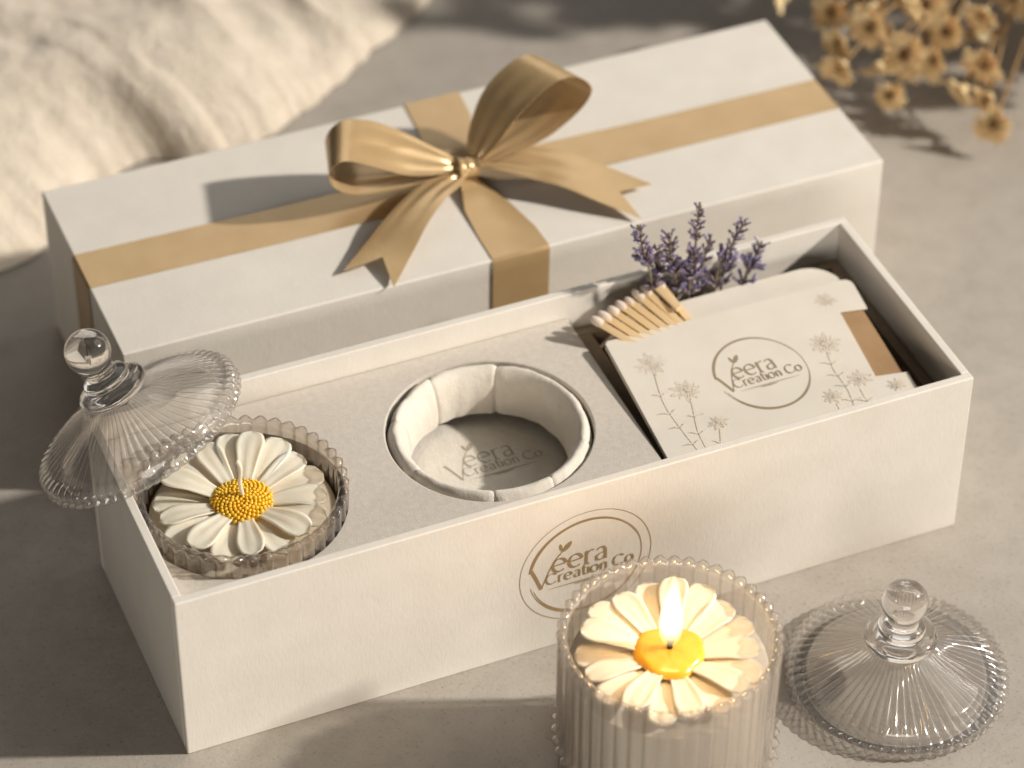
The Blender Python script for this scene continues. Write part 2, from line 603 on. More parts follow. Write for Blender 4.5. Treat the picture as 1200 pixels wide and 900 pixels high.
fr = Matrix(((1, 0, 0, 14.9), (0, 0, -1, -0.006), (0, 1, 0, 3.6), (0, 0, 0, 1)))
pr = Print(fr)
logo(pr, 2.17, True, True)
pr.mb.build("logo_print", M_foil, box, False)

# ------------------------------------------------------------------ flocked tray that fills the left two thirds
TZ = 6.2
tray = thing("flocked_tray", "beige suede tray insert with two round hollows inside open box", "tray insert", (0, 0, 0.26))
JX, JY, HX, HY = 3.98, 4.85, 13.38, 5.15
off = Matrix.Translation((0, 0, -0.26))
cut_sheet("top_board", [[(0.40, 0.42), (18.40, 0.42), (18.40, 9.78), (0.40, 9.78)],
                        circle(JX, JY, 3.75, 96, True), circle(HX, HY, 3.72, 96, True)], TZ - 0.7, TZ, M_suede, tray, 0.06, off)
MB().box((18.14, 0.44, 0.0), (18.36, 9.76, TZ - 0.96)).build("side_board", M_suede, tray, False, 0.04)
MB().box((0.42, 0.44, 0.0), (18.12, 9.76, 0.06)).build("base_board", M_suede, tray, False)
MB().grid(lambda i, j: (JX + (3.80 + 0.06 * (i > 1)) * math.cos(TAU * j / 72), JY + (3.80 + 0.06 * (i > 1)) * math.sin(TAU * j / 72), (0.07, 5.20, 5.20, 0.07)[i]), 4, 72, False, True).build("hollow_liner", M_suede, tray, True, sharp=40)
# padded hollow: floor disc plus seven cushions with seams between them
FZ = 4.05
cut_sheet("hollow_floor", [circle(HX, HY, 3.35, 72)], FZ - 0.2, FZ, M_pad, tray, 0.03, off)
seams = [64, 108, 150, 198, 250, 287, 327, 64 + 360]
for k in range(7):
    a0, a1 = seams[k], seams[k + 1]
    nu, nv = 26, 22

    def cushion(i, j, a0=a0, a1=a1):
        u = i / (nu - 1)
        s = j / (nv - 1)
        edge = (max(0.0, 1 - (2 * u - 1) ** 14)) ** 0.5
        th = math.radians(a0 - 0.9 + (a1 - a0 + 1.8) * u)
        # section: from floor up the inner face, over a soft lip, down behind
        ang = -0.6 + s * (PI * 1.25)
        cr, cz = 3.36, 1.04
        rr = cr - 0.38 * math.cos(ang) * (0.55 + 0.45 * edge)
        zz = cz + (1.24 if ang > 0 else 1.1) * math.sin(ang) * (0.93 + 0.07 * edge)
        if s < 0.5: rr -= 0.20 * (1 - s / 0.5)
        w = fbm((math.cos(th) * 4, math.sin(th) * 4, s * 3 + k * 7), 3) * 0.05 + 0.02 * math.sin(s * 9 + 3 * k) * math.exp(-((min(u, 1 - u)) * 9) ** 2)
        return (HX + (rr + w) * math.cos(th), HY + (rr + w) * math.sin(th), FZ + zz - 0.26 + w * 0.6)
    MB().grid(cushion, nu, nv).build("cushion", M_pad, tray, True)
pr = Print(Matrix.Translation((13.9, 5.75, FZ - 0.26 + 0.006)))
logo(pr, 1.95, False, False, 0.8)
pr.mb.build("logo_print", M_faint, tray, False)

# taupe board liner of the right compartment
lin = thing("compartment_liner", "brown kraft board liner around the card compartment of open box", "box liner", (0, 0, 0.26))
lx0, lx1, ly0, ly1, lt, lh = 18.44, 29.60, 0.42, 9.74, 0.42, 5.35
MB().box((lx0, ly0, 0), (lx1, ly0 + lt, lh)).build("liner_wall", M_liner, lin, False, 0.04)
MB().box((lx0, ly1 - lt, 0), (lx1, ly1, lh)).build("liner_wall", M_liner, lin, False, 0.04)
MB().box((lx1 - lt, ly0 + lt + .004, 0), (lx1, ly1 - lt - .004, lh)).build("liner_wall", M_liner, lin, False, 0.04)
MB().box((lx0, ly0 + lt + .004, 0), (lx0 + 0.75, ly1 - lt - .004, lh)).build("liner_wall", M_liner, lin, False, 0.03)
MB().box((lx0 + .76, ly0 + lt + .004, 0), (lx1 - lt - .004, ly1 - lt - .004, 0.1)).build("liner_floor", M_liner, lin, False)

# ------------------------------------------------------------------ closed lid box with ribbon behind
LX, LY, LYAW, LL, LW, LH = 2.371, 13.375, -0.00375, 31.04, 10.49, 6.787
lid = thing("box_lid", "long ivory lid box standing behind the open box, tied with gold ribbon", "box lid", (LX, LY, 0))
lid.rotation_euler = (0, 0, LYAW)
lb = MB()
lb.v = [(x, y, z) for z in (0, LH) for x, y in ((0, 0), (LL, 0), (LL, LW), (0, LW))] + \
       [(x, y, z) for z in (0, LH - 0.3) for x, y in ((.3, .3), (LL - .3, .3), (LL - .3, LW - .3), (.3, LW - .3))]
lb.f = [(4, 5, 6, 7), (0, 1, 5, 4), (1, 2, 6, 5), (2, 3, 7, 6), (3, 0, 4, 7), (12, 15, 14, 13),
        (8, 12, 13, 9), (9, 13, 14, 10), (10, 14, 15, 11), (11, 15, 12, 8), (0, 8, 9, 1), (1, 9, 10, 2), (2, 10, 11, 3), (3, 11, 8, 0)]
lb.build("lid_shell", M_box, lid, False, 0.07)

bow = thing("ribbon_bow", "gold satin ribbon wrapped round the lid box and tied in a bow", "ribbon", (17.7, 18.3, LH))


def rel(p): return Vector(p) - Vector((17.7, 18.3, LH))


def strip(pairs, per=9, across=9, notch=0.0, arch=0.0, pinch=0.0, both=False, straight=False):
    fit = (lambda q, n: [Vector(p) for p in q]) if straight else catmull
    A = fit([rel(p[0]) for p in pairs], per)
    B = fit([rel(p[1]) for p in pairs], per)
    n = len(A)

    def at(t, u):
        t = max(0.0, min(1.0, t)) * (n - 1)
        i = min(int(t), n - 2)
        f = t - i
        return A[i].lerp(A[i + 1], f).lerp(B[i].lerp(B[i + 1], f), u)

    def fn(i, j):
        t = i / (n - 1)
        u = j / (across - 1)
        tt = t * (1 - notch * (1 - abs(2 * u - 1)))
        p = at(tt, u)
        d = (at(min(1, tt + .02), u) - at(max(0, tt - .02), u))
        w = at(tt, 1) - at(tt, 0)
        nn = d.cross(w)
        if nn.length > 1e-6:
            nn.normalize()
            p = p + nn * (arch * math.sin(PI * u) + pinch * ((1 - t) ** (6 if both else 2.2) + (t ** 6 if both else 0)) * (math.sin(5 * PI * u + 0.6) + 0.5 * math.sin(2.3 * PI * u + 4 * t)) * min(1, 6 * u, 6 * (1 - u)))
        return p
    return MB().grid(fn, n, across)


def wrap(path_pairs, name="ribbon_band"):
    return strip(path_pairs, 4, 5, straight=True).build(name, M_satin, bow, True, 0, 0.016, 35)


e = 0.035
zt = LH + e
# lengthwise band over both ends, gathered under the knot
wrap([((LX - e, 17.45, 0.02), (LX - e, 19.55, 0.02)), ((LX - e, 17.45, 3), (LX - e, 19.55, 3)), ((LX - e, 17.45, zt - .1), (LX - e, 19.55, zt - .1)),
      ((LX + .06, 17.45, zt), (LX + .06, 19.55, zt)), ((10, 17.3, zt), (10, 19.4, zt)),
      ((14.2, 17.25, zt + .02), (14.2, 19.35, zt + .02)), ((16.3, 17.5, zt + .22), (16.4, 18.9, zt + .25)), ((17.6, 17.95, zt + .6), (17.6, 18.45, zt + .6)),
      ((18.9, 17.5, zt + .25), (18.9, 18.9, zt + .25)), ((21, 17.1, zt + .02), (21, 19.3, zt + .03)), ((25, 17.05, zt), (25, 19.2, zt)),
      ((LX + LL - .06, 17.0, zt), (LX + LL - .06, 19.1, zt)), ((LX + LL + e, 17.0, zt - .1), (LX + LL + e, 19.1, zt - .1)),
      ((LX + LL + e, 17.0, 3), (LX + LL + e, 19.1, 3)), ((LX + LL + e, 17.0, 0.02), (LX + LL + e, 19.1, 0.02))])
y0, y1 = LY - e - 0.075, LY + LW + e
wrap([((19.15, y0, 0.02), (16.85, y0, 0.02)), ((19.15, y0, 3), (16.85, y0, 3)), ((19.2, y0, zt - .12), (16.88, y0, zt - .12)), ((19.2, y0 + .1, zt), (16.88, y0 + .1, zt)),
      ((19.15, 14.6, zt), (16.9, 14.8, zt)), ((18.8, 16.3, zt + .03), (17.0, 16.4, zt + .06)), ((18.15, 17.6, zt + .3), (17.35, 17.6, zt + .3)),
      ((17.95, 18.2, zt + .55), (17.45, 18.2, zt + .55)), ((18.2, 18.9, zt + .3), (17.2, 18.9, zt + .3)), ((19.0, 20.4, zt + .03), (17.0, 20.3, zt + .04)),
      ((19.6, 22.2, zt), (17.3, 22.2, zt)), ((19.75, y1 - .1, zt), (17.4, y1 - .1, zt)), ((19.75, y1, zt - .12), (17.4, y1, zt - .12)), ((19.75, y1, 3), (17.4, y1, 3)), ((19.75, y1, .02), (17.4, y1, .02))])
# loops
strip([((17.35, 17.9, 7.75), (17.5, 18.4, 7.8)), ((16.4, 17.55, 8.0), (16.7, 18.9, 8.3)), ((15.1, 17.45, 8.4), (15.6, 19.4, 9.0)),
       ((13.8, 17.45, 9.15), (14.4, 19.6, 9.7)), ((12.6, 17.45, 9.78), (13.3, 19.6, 10.0)), ((11.97, 17.45, 9.45), (12.65, 19.6, 9.5)),
       ((12.15, 17.45, 8.65), (12.7, 19.6, 8.7)), ((13.2, 17.5, 8.0), (13.7, 19.5, 8.05)), ((15.1, 17.6, 7.75), (15.4, 19.2, 7.75)), ((17.2, 17.9, 7.6), (17.4, 18.3, 7.6))],
      12, 21, 0, 0.0, 0.06, True).build("bow_loop", M_satin, bow, True, 0, 0.016)


def rpair(c, h, w=(0.42, -0.92, 0.0)):
    c, w = Vector(c), Vector(w)
    return (c - w * h, c + w * h)


strip([rpair((18.0, 18.05, 7.8), .25), rpair((18.5, 18.3, 8.6), .7), rpair((19.5, 18.6, 9.9), 1.0), rpair((20.8, 18.8, 10.75), 1.05),
       rpair((21.8, 18.85, 10.75), 1.08), rpair((22.45, 18.85, 10.0), 1.06), rpair((21.95, 18.75, 9.15), 1.0), rpair((20.5, 18.45, 8.35), .85), rpair((19, 18.2, 7.95), .55), rpair((18.1, 18.1, 7.65), .25)],
      12, 21, 0, 0.0, 0.06, True).build("bow_loop", M_satin, bow, True, 0, 0.016)
# tails
strip([((17.2, 17.85, 7.65), (17.7, 17.7, 7.6)), ((16.1, 17.9, 7.6), (17.1, 17.05, 7.62)), ((15.1, 17.3, 7.66), (16.2, 16.35, 7.75)), ((13.9, 16.5, 7.5), (15.2, 15.5, 7.6)), ((12.7, 15.6, 7.25), (14.1, 14.4, 7.25)), ((11.35, 14.55, 7.05), (12.8, 13.05, 6.95))],
      12, 21, 0.13, 0.05, 0.07).build("bow_tail", M_satin, bow, True, 0, 0.016)
strip([((18.2, 18.2, 7.75), (18.1, 17.75, 7.7)), ((19.2, 18.4, 7.75), (18.9, 17.1, 7.75)), ((20.4, 18.2, 7.72), (19.7, 16.3, 7.72)), ((21.7, 17.5, 7.6), (20.7, 15.5, 7.6)), ((23.0, 16.2, 7.35), (21.8, 14.4, 7.3)), ((24.2, 14.95, 7.1), (23.0, 13.3, 6.98))],
      12, 21, 0.13, 0.05, 0.07).build("bow_tail", M_satin, bow, True, 0, 0.016)
# knot: a short wrapped bundle across the middle
kn = MB()


def knot(i, j):
    s = i / 29
    a = TAU * j / 28
    w = 0.44 + 0.10 * abs(2 * s - 1) ** 2 + 0.026 * math.sin(s * TAU * 2.1 + 1.5 * math.sin(a) + 0.4) - (0.16 if i in (0, 29) else 0)
    cx = 17.74 + (s - 0.5) * 0.86 + 0.10 * math.sin(a + 0.5)
    return rel((cx, 18.03 + w * 0.92 * math.cos(a), 7.62 + w * 0.86 * math.sin(a)))


kn.grid(knot, 30, 28, False, True)
kn.build("knot", M_satin, bow, True, 0, 0.016)


# ------------------------------------------------------------------ pressed glass pieces
NR = 42


def glass_jar(parent, mat, h, r=3.68, wall=0.34, foot=0.5, band=None, nr=NR):
    """ribbed tumbler with scalloped rim; outer skin, rim and inner skin as one closed surface"""
    N = nr * 8
    prof = []                                    # (radius, z, rib amount, scallop amount)
    prof += [(0.01, 0.0, 0, 0), (r * 0.6, 0.0, 0, 0), (r * 0.9, 0.0, 0, 0), (r * 0.955, 0.06, 0, 0), (r * 0.97, 0.25, 0.2, 0)]
    if band:
        prof += [(r * 0.965, band - 0.55, 0.3, 0), (r * 0.98, band - 0.25, 0.8, 0), (r * 1.02, band - 0.1, 1.4, 0), (r * 1.03, band, 1.6, 0), (r * 1.015, band + 0.12, 1.3, 0), (r * 0.985, band + 0.25, 0.9, 0)]
    else:
        prof += [(r * 0.98, 0.6, 1, 0)]
    z0 = prof[-1][1]
    for k in range(1, 13):
        z = z0 + (h - 0.35 - z0) * k / 12
        prof.append((r * (0.985 + 0.01 * k / 12), z, 1.0, 0))
    prof += [(r * 1.0, h - 0.2, 1.1, 0.4), (r * 1.0, h - 0.06, 1.1, 1.0), (r - 0.08, h, 0.7, 1.0), (r - wall * 0.55, h + 0.0, 0.4, 1.0),
             (r - wall + 0.02, h - 0.08, 0.1, 0.8), (r - wall, h - 0.25, 0.15, 0.2)]
    for k in range(1, 11):
        prof.append((r - wall - 0.02 * k / 10, h - 0.25 - (h - 0.25 - foot - 0.2) * k / 10, 0.22, 0))
    prof += [(r - wall - 0.2, foot + 0.03, 0.0, 0), (r * 0.5, foot, 0, 0), (0.01, foot, 0, 0)]

    def fn(i, j):
        rr, z, rib, sc = prof[i]
        a = TAU * j / N
        c = abs(math.cos(a * nr / 2))
        rr2 = rr + 0.135 * rib * (c - 0.64)
        zz = z + 0.065 * sc * (c - 0.64) * 1.6
        return (rr2 * math.cos(a), rr2 * math.sin(a), zz)
    mb = MB().grid(fn, len(prof), N, False, True)
    return mb.build("glass_jar", mat, parent, True)


def petal_mesh(l0, l1, wd, lift, cup, seed, droop=0.25):
    """closed, thick, spoon-shaped petal lying along +X"""
    nu, nv = 15, 9
    vs = []
    for side in (1, -1):
        for i in range(nu):
            t = i / (nu - 1)
            x = l0 + (l1 - l0) * (1 - (1 - t) ** 1.15)
            half = wd / 2 * (0.30 + 0.70 * min(1, t * 1.45) ** 1.05) * (max(0.0, 1 - max(0, (t - 0.70) / 0.30) ** 2.4)) ** 0.5
            half = max(half, 0.02)
            for j in range(nv):
                u = 2 * j / (nv - 1) - 1
                zc = lift * math.sin(t * PI * 0.62) - droop * max(0, t - 0.6) ** 2 * 3
                z = zc + cup * (u * u) * math.sin(min(1, t * 1.2) * PI * 0.8) + 0.026 * math.cos(u * PI * 2.0) * math.sin(PI * t) + 0.03 * fbm((x * 1.3 + seed, u * 1.1, seed), 2)
                th = 0.075 * (1 - 0.65 * abs(u) ** 2.5) * (1 - 0.5 * t) + 0.015
                vs.append((x, u * half, z + side * th))
    n = nu * nv
    fs = []
    for i in range(nu - 1):
        for j in range(nv - 1):
            q = (i * nv + j, (i + 1) * nv + j, (i + 1) * nv + j + 1, i * nv + j + 1)
            fs.append(q)
            fs.append(tuple(n + k for k in q[::-1]))
    rim = [i * nv for i in range(nu)] + [(nu - 1) * nv + j for j in range(1, nv)] + [i * nv + nv - 1 for i in range(nu - 2, -1, -1)] + [j for j in range(nv - 2, 0, -1)]
    for k in range(len(rim)):
        p, q = rim[k], rim[(k + 1) % len(rim)]
        fs.append((q, p, n + p, n + q))
    return MB().add(vs, fs)


def daisy(parent, z, angles, R, seed, melted):
    rnd = random.Random(seed)
    base = MB().tube([(0, 0, -0.5), (0, 0, -0.28), (0, 0, -0.12)], [2.2, 2.0, 1.2], 40).build("daisy", M_petal, parent, True, loc=(0, 0, z), sharp=40)
    vari = [petal_mesh(0.35, R * s, w, lf, cu, k * 3.1 + seed, dr) for k, (s, w, lf, cu, dr) in enumerate(
        ((1.0, 1.08, 0.26, 0.08, 0.12), (0.95, 0.98, 0.22, 0.10, 0.16), (1.02, 1.12, 0.34, 0.07, 0.08), (0.97, 1.02, 0.40, 0.09, 0.06)))]
    protos = []
    for k, (ang, tilt) in enumerate(angles):
        q = vari[k % 4]
        if k < 4:
            o = q.build("petal", M_petal, base, True)
            protos.append(o)
        else:
            o = protos[k % 4].copy()
            COL.objects.link(o)
            o.parent = base
        o.location = (0, 0, (0.14 * (k % 2) + 0.03 * rnd.random() - 0.06) * S)
        o.rotation_euler = (rnd.uniform(-0.12, 0.12), -tilt, math.radians(ang))
    c = MB()
    if not melted:
        def dome(i, j):
            t = i / 9
            a = TAU * j / 32
            return (1.04 * math.sin(t * PI / 2) * math.cos(a), 1.04 * math.sin(t * PI / 2) * math.sin(a), 0.22 + 0.30 * math.cos(t * PI / 2) - 0.25 * (t > 0.99))
        c.grid(dome, 10, 32, False, True)
        for k in range(190):
            t = ((k + 0.5) / 190) ** 0.5
            a = k * 2.39996
            r = 1.08 * t
            c.ball((r * math.cos(a), r * math.sin(a), 0.24 + 0.32 * math.sqrt(max(0, 1 - t * t)) + rnd.uniform(0, .03)), 0.072 + rnd.uniform(-.012, .012), 7, 5, (1, 1, 1.25))
        c.build("flower_centre", M_yellow, base, True)
    else:
        def dome(i, j):
            t = i / 13
            a = TAU * j / 40
            r = 1.2 * t * (1 + 0.05 * math.sin(3 * a + 1) + 0.03 * math.sin(7 * a))
            return (r * math.cos(a), r * math.sin(a), 0.50 + 0.10 * math.cos(t * PI / 2) - 0.55 * max(0, t - 0.9) * 3 + 0.02 * fbm((r * 3 * math.cos(a), r * 3 * math.sin(a), 4), 2))
        c.grid(dome, 14, 40, False, True)
        c.build("flower_centre", M_amber, base, True)
    return base


def wax_fill(parent, z0, z1, r):
    prof = [(0.01, z0), (r - 0.1, z0), (r, z0 + 0.1), (r, z1 - 0.3), (r - 0.02, z1 - 0.05), (r - 0.14, z1), (r * 0.6, z1 - 0.03), (0.01, z1)]
    return MB().grid(lambda i, j: (prof[i][0] * math.cos(TAU * j / 96), prof[i][0] * math.sin(TAU * j / 96), prof[i][1] + (0.02 * fbm((prof[i][0] * math.cos(TAU * j / 96), prof[i][0] * math.sin(TAU * j / 96), 2), 2) if i > 4 else 0)), len(prof), 96, False, True).build("wax", M_wax, parent, True, sharp=50)


# candle standing in the round hollow of the tray
c1 = thing("daisy_candle", "unlit daisy candle in smoky ribbed glass, sunk in the tray", "candle", (JX, JY, 0.33))
glass_jar(c1, M_smoke, 6.72)
wax_fill(c1, 0.56, 5.48, 3.29)
ang1 = [(6, .02), (25, .05), (44, .1), (63, .15), (80, .18), (99, .14), (119, .07), (138, .03), (158, 0), (179, .02), (198, .0), (217, .03), (238, .05), (259, .08), (280, .03), (301, .02), (321, .04), (342, .02)]
daisy(c1, 5.72, ang1, 3.12, 5, False)
MB().tube(catmull([(0, 0, 5.7), (0.03, 0, 6.3), (-0.02, 0.02, 6.9), (0.03, 0.03, 7.5), (-0.06, 0.1, 7.85)], 6), [0.075] * 24 + [0.05], 8).build("wick", M_string, c1, True)

# burning candle standing on the table in front of the box
CX, CY = 14.72, -7.12
c2 = thing("daisy_candle", "burning daisy candle in clear ribbed glass in front of box", "candle", (CX, CY, 0))
glass_jar(c2, M_jar, 6.9, 3.70, 0.32, 0.5, 2.25, 46)
wax_fill(c2, 0.54, 5.52, 3.34)
ang2 = [(3, .05), (22, .08), (42, .13), (61, .14), (80, .12), (101, .12), (121, .1), (140, .06), (160, .04), (180, .03), (201, .02), (221, .03), (240, .02), (261, .03), (281, .02), (300, .02), (320, .03), (341, .04)]
daisy(c2, 5.66, ang2, 3.18, 9, True)
MB().tube(catmull([(0, 0, 5.85), (0.02, 0, 6.15), (0.0, 0.0, 6.45), (0.06, -0.04, 6.78)], 5), [0.10] * 11 + [0.125, 0.135, 0.13, 0.11, 0.07], 8).build("wick", M_char, c2, True)
fl = MB()


def flame(i, j):
    t = i / 27
    a = TAU * j / 24
    r = 0.43 * (math.sin(PI * min(1, t ** 0.72)) ** 0.85 if t < 1 else 0) * (1 - 0.28 * t) + 0.004
    bend = 0.06 * t * t
    return (r * math.cos(a) + bend, r * math.sin(a), 3.3 * t)


fl.grid(flame, 28, 24, False, True)
fl.build("flame", M_flame, c2, True, loc=(0, 0, 6.22))
pl = lamp("flame_lamp", 'POINT', (CX, CY, 9.5), (CX, CY, 0), 0.075, (1.0, 0.58, 0.24))
pl.data.shadow_soft_size = 0.007


# ------------------------------------------------------------------ glass lids
def glass_lid(t):
    """fluted cone with hobnail skirt, collar and ball knob; local z = axis, rim resting at z 0"""
    NF = 60
    N = NF * 6
    R = 3.92
    outp = [(3.35, 0.0, 0), (R - 0.32, 0.0, 0.4), (R - 0.10, 0.04, 1.0), (R, 0.12, 1.5), (R + 0.02, 0.2, 1.6), (R - 0.04, 0.28, 0.9), (R - 0.05, 0.36, 0.9), (R + 0.0, 0.45, 1.6), (R - 0.01, 0.55, 1.6), (R - 0.10, 0.64, 1.1), (R - 0.28, 0.70, 0.6), (R - 0.42, 0.74, 0.3)]
    cone = [(3.40, 0.80), (3.1, 0.94), (2.7, 1.11), (2.3, 1.27), (1.95, 1.42), (1.65, 1.57), (1.4, 1.72), (1.24, 1.85)]
    outp += [(r, z, 0.95) for r, z in cone]
    outp += [(1.14, 1.92, 0.1), (1.06, 1.95, 0)]
    inn = [(0.62, 1.68), (0.9, 1.56), (1.3, 1.36), (1.75, 1.16), (2.2, 0.98), (2.6, 0.82), (2.95, 0.66), (3.15, 0.52), (3.22, 0.3), (3.24, 0.05), (3.28, 0.0)]

    def fn(i, j):
        a = TAU * j / N
        c = abs(math.cos(a * NF / 2))
        if i < len(outp):
            r, z, f = outp[i]
            amp = 0.075 * f
            k = (c - 0.64)
            if i < 12:
                r = r + amp * 1.2 * k
            else:
                z = z + amp * 1.6 * k * min(1, r / 2.2)
                r = r + amp * 0.6 * k * min(1, r / 2.2)
        return (r * math.cos(a), r * math.sin(a), z)
    top = MB()
    ring = len(outp)
    top.grid(fn, ring, N, False, True)
    # inner skin joined to the outer one at the foot
    b0 = len(top.v)
    for r, z in inn[::-1]:
        for j in range(N):
            a = TAU * j / N
            top.v.append((r * math.cos(a), r * math.sin(a), z))
    for j in range(N):
        j2 = (j + 1) % N
        top.f.append((j2, j, b0 + j, b0 + j2))
        for q in range(len(inn) - 1):
            top.f.append((b0 + q * N + j2, b0 + q * N + j, b0 + (q + 1) * N + j, b0 + (q + 1) * N + j2))
    # close inner apex
    ap = len(top.v)
    top.v.append((0, 0, 1.72))
    q = b0 + (len(inn) - 1) * N
    for j in range(N): top.f.append((q + (j + 1) % N, q + j, ap))
    # collar and stem closing the top
    neck = [(1.06, 1.95), (1.2, 2.0), (1.28, 2.1), (1.29, 2.22), (1.22, 2.36), (1.06, 2.44), (0.86, 2.48), (0.80, 2.56), (0.84, 2.66), (0.80, 2.76), (0.66, 2.82), (0.54, 2.92), (0.52, 3.05), (0.56, 3.17)]
    kn = []
    for k in range(0, 15):
        th = math.radians(145 - 145 * k / 14)
        kn.append((max(0.001, 0.82 * math.sin(th)), 3.85 + 0.80 * math.cos(th)))
    base = (ring - 1) * N
    prev = base
    for r, z in neck + kn:
        cur = len(top.v)
        for j in range(N):
            a = TAU * j / N
            top.v.append((r * math.cos(a), r * math.sin(a), z))
        for j in range(N):
            top.f.append((prev + j, prev + (j + 1) % N, cur + (j + 1) % N, cur + j))
        prev = cur
    return top, ring * N


def split_lid(parent):
    """lid as two parts: fluted cover and ball knob (each a closed solid)"""
    mb, _ = glass_lid(parent)
    zc = 3.0
    cov, kno = MB(), MB()
    kv = {}
    N = 360
    for dst, test in ((cov, lambda z: z <= 1.951), (kno, lambda z: z >= 1.949)):
        idx = {}
        for f in mb.f:
            zs = [mb.v[i][2] for i in f]
            if (max(zs) <= 1.9501 and dst is cov) or (min(zs) >= 1.9499 and dst is kno):
                g = []
                for i in f:
                    if i not in idx:
                        idx[i] = len(dst.v)
                        dst.v.append(mb.v[i])
                    g.append(idx[i])
                dst.f.append(tuple(g))
    # caps
    for dst, z, flip in ((cov, 1.95, False), (kno, 1.95, True)):
        ring = [(math.atan2(v[1], v[0]) % TAU, i) for i, v in enumerate(dst.v) if abs(v[2] - z) < 1e-6 and abs(math.hypot(v[0], v[1]) - 1.06) < 1e-3]
        ring = [i for _, i in sorted(ring)]
        dst.f.append(tuple(ring if not flip else ring[::-1]))
    cov.build("fluted_cover", M_glass, parent, True, sharp=60)
    o = kno.build("knob", M_knob, parent, True, sharp=60)
    o.location.z = 0.004 * S


gl = thing("glass_lid", "clear fluted glass lid lying flat on the table beside burning candle", "glass lid", (24.25, -6.15, 0))
split_lid(gl)
# second lid leans with its rim on the box end and the jar
ax = Vector((-0.37, 0.30, 0.88)).normalized()
q = Vector((0, 0, 1)).rotation_difference(ax)
gl2 = thing("glass_lid", "clear fluted glass lid tilted over the open box end, leaning on smoky jar", "glass lid", (1.66, 8.42, 7.24), None, q)
split_lid(gl2)

# ------------------------------------------------------------------ printed card sleeve
K = math.atan(0.07)
cy_, sy_ = math.cos(K), math.sin(K)
# card plane: X along the box, Y up a gentle slope
OX, OY, OZ = 18.5, 0.55, 6.27
card = thing("card_sleeve", "printed ivory card sleeve holding matches, with flowers and round gold logo", "card sleeve", (OX, OY, OZ))
CR = Matrix(((1, 0, 0, 0), (0, cy_, -sy_, 0), (0, sy_, cy_, 0), (0, 0, 0, 1)))


def cp(x, y): return (x - OX, (y - OY) / cy_)


def rc(cx, cy, r, a0, a1, n=10): return arc(cx, cy, r, r, a0, a1, n)


def pts(*q): return [cp(*p) for p in q]


front = pts((18.5, 0.55), (28.45, 0.55), (28.53, 2.1), (27.33, 2.3), (27.66, 5.78), (28.70, 5.6), (28.83, 6.95)) + rc(*cp(28.5, 7.0), 0.32, 10, 90) + pts((18.95, 7.42), (18.83, 7.3))
cut_sheet("front_panel", [front], -0.06, 0.0, M_card, card, 0.012, CR)
# back panel stands further out behind the matches, with a rounded corner
back = pts((18.54, 0.6), (28.42, 0.6), (28.7, 6.6), (28.72, 7.3)) + rc(*cp(27.35, 7.35), 1.33, 4, 90, 14) + pts((22.5, 8.66), (22.3, 8.5), (22.1, 7.7), (21.8, 7.5), (18.88, 7.42))
cut_sheet("back_panel", [back], -0.34, -0.28, M_card, card, 0.012, CR)
cut_sheet("kraft_insert", [pts((25.0, 0.8), (28.32, 0.8), (28.6, 6.4), (25.3, 6.4))], -0.145, -0.085, M_kraft, card, 0.012, CR)
sf = MB()
(ax0, ay0), (ax1, ay1) = cp(18.52, 0.57), cp(18.86, 7.3)
sf.add([CR @ Vector(p) for p in ((ax0, ay0, -.275), (ax0 + .05, ay0, -.275), (ax1 + .05, ay1, -.275), (ax1, ay1, -.275), (ax0, ay0, -.065), (ax0 + .05, ay0, -.065), (ax1 + .05, ay1, -.065), (ax1, ay1, -.065))],
       [(0, 3, 2, 1), (4, 5, 6, 7), (0, 1, 5, 4), (1, 2, 6, 5), (2, 3, 7, 6), (3, 0, 4, 7)])
sf.build("side_fold", M_card, card, False)
lc = cp(23.53, 3.93)
pr = Print(CR @ Matrix.Translation((lc[0], lc[1], 0.004)) @ Matrix.Scale(1.07, 4, (0, 1, 0)))
logo(pr, 1.74, True, False)
pr.mb.build("logo_print", M_ink, card, False)
# pale line drawings of flowers
pr = Print(CR @ Matrix.Translation((0, 0, 0.004)))
rnd = random.Random(3)


def drawn_flower(x, y, r, n):
    for k in range(n):
        a = TAU * k / n + rnd.uniform(-.15, .15)
        rr = r * rnd.uniform(0.8, 1.1)
        c, s = math.cos(a), math.sin(a) * 0.9
        p = Vector((-s, c))
        for sd in (1, -1):
            pr.stroke([(x + c * rr * t + p.x * sd * 0.17 * r * math.sin(PI * t ** 0.8), y + s * rr * t + p.y * sd * 0.17 * r * math.sin(PI * t ** 0.8)) for t in [q / 8 for q in range(9)]], 0.018)
        pr.stroke([(x + c * rr * t, y + s * rr * t) for t in (0.1, 0.45, 0.8)], 0.03, None, True)
    for k in range(10):
        a = rnd.uniform(0, TAU)
        d = r * 0.22 * rnd.random() ** 0.5
        pr.stroke([(x + d * math.cos(a) - .02, y + d * math.sin(a)), (x + d * math.cos(a) + .03, y + d * math.sin(a) + .01)], 0.04)


def drawn_stem(pts, leaves):
    q = catmull([(p[0], p[1], 0) for p in pts], 8)
    pr.stroke([(p.x, p.y) for p in q], 0.03)
    for k in range(leaves):
        i = int((k + 1) * len(q) / (leaves + 1.5))
        p = q[i]
        t = q[min(i + 1, len(q) - 1)] - q[i - 1]
        base = math.atan2(t.y, t.x)
        for sd in (1, -1):
            a = base + sd * rnd.uniform(0.5, 0.8)
            l = rnd.uniform(0.3, 0.5)
            pr.stroke([(p.x + l * s * math.cos(a + sd * 0.5 * s), p.y + l * s * math.sin(a + sd * 0.5 * s)) for s in [z / 6 for z in range(7)]], 0.035, None, True)


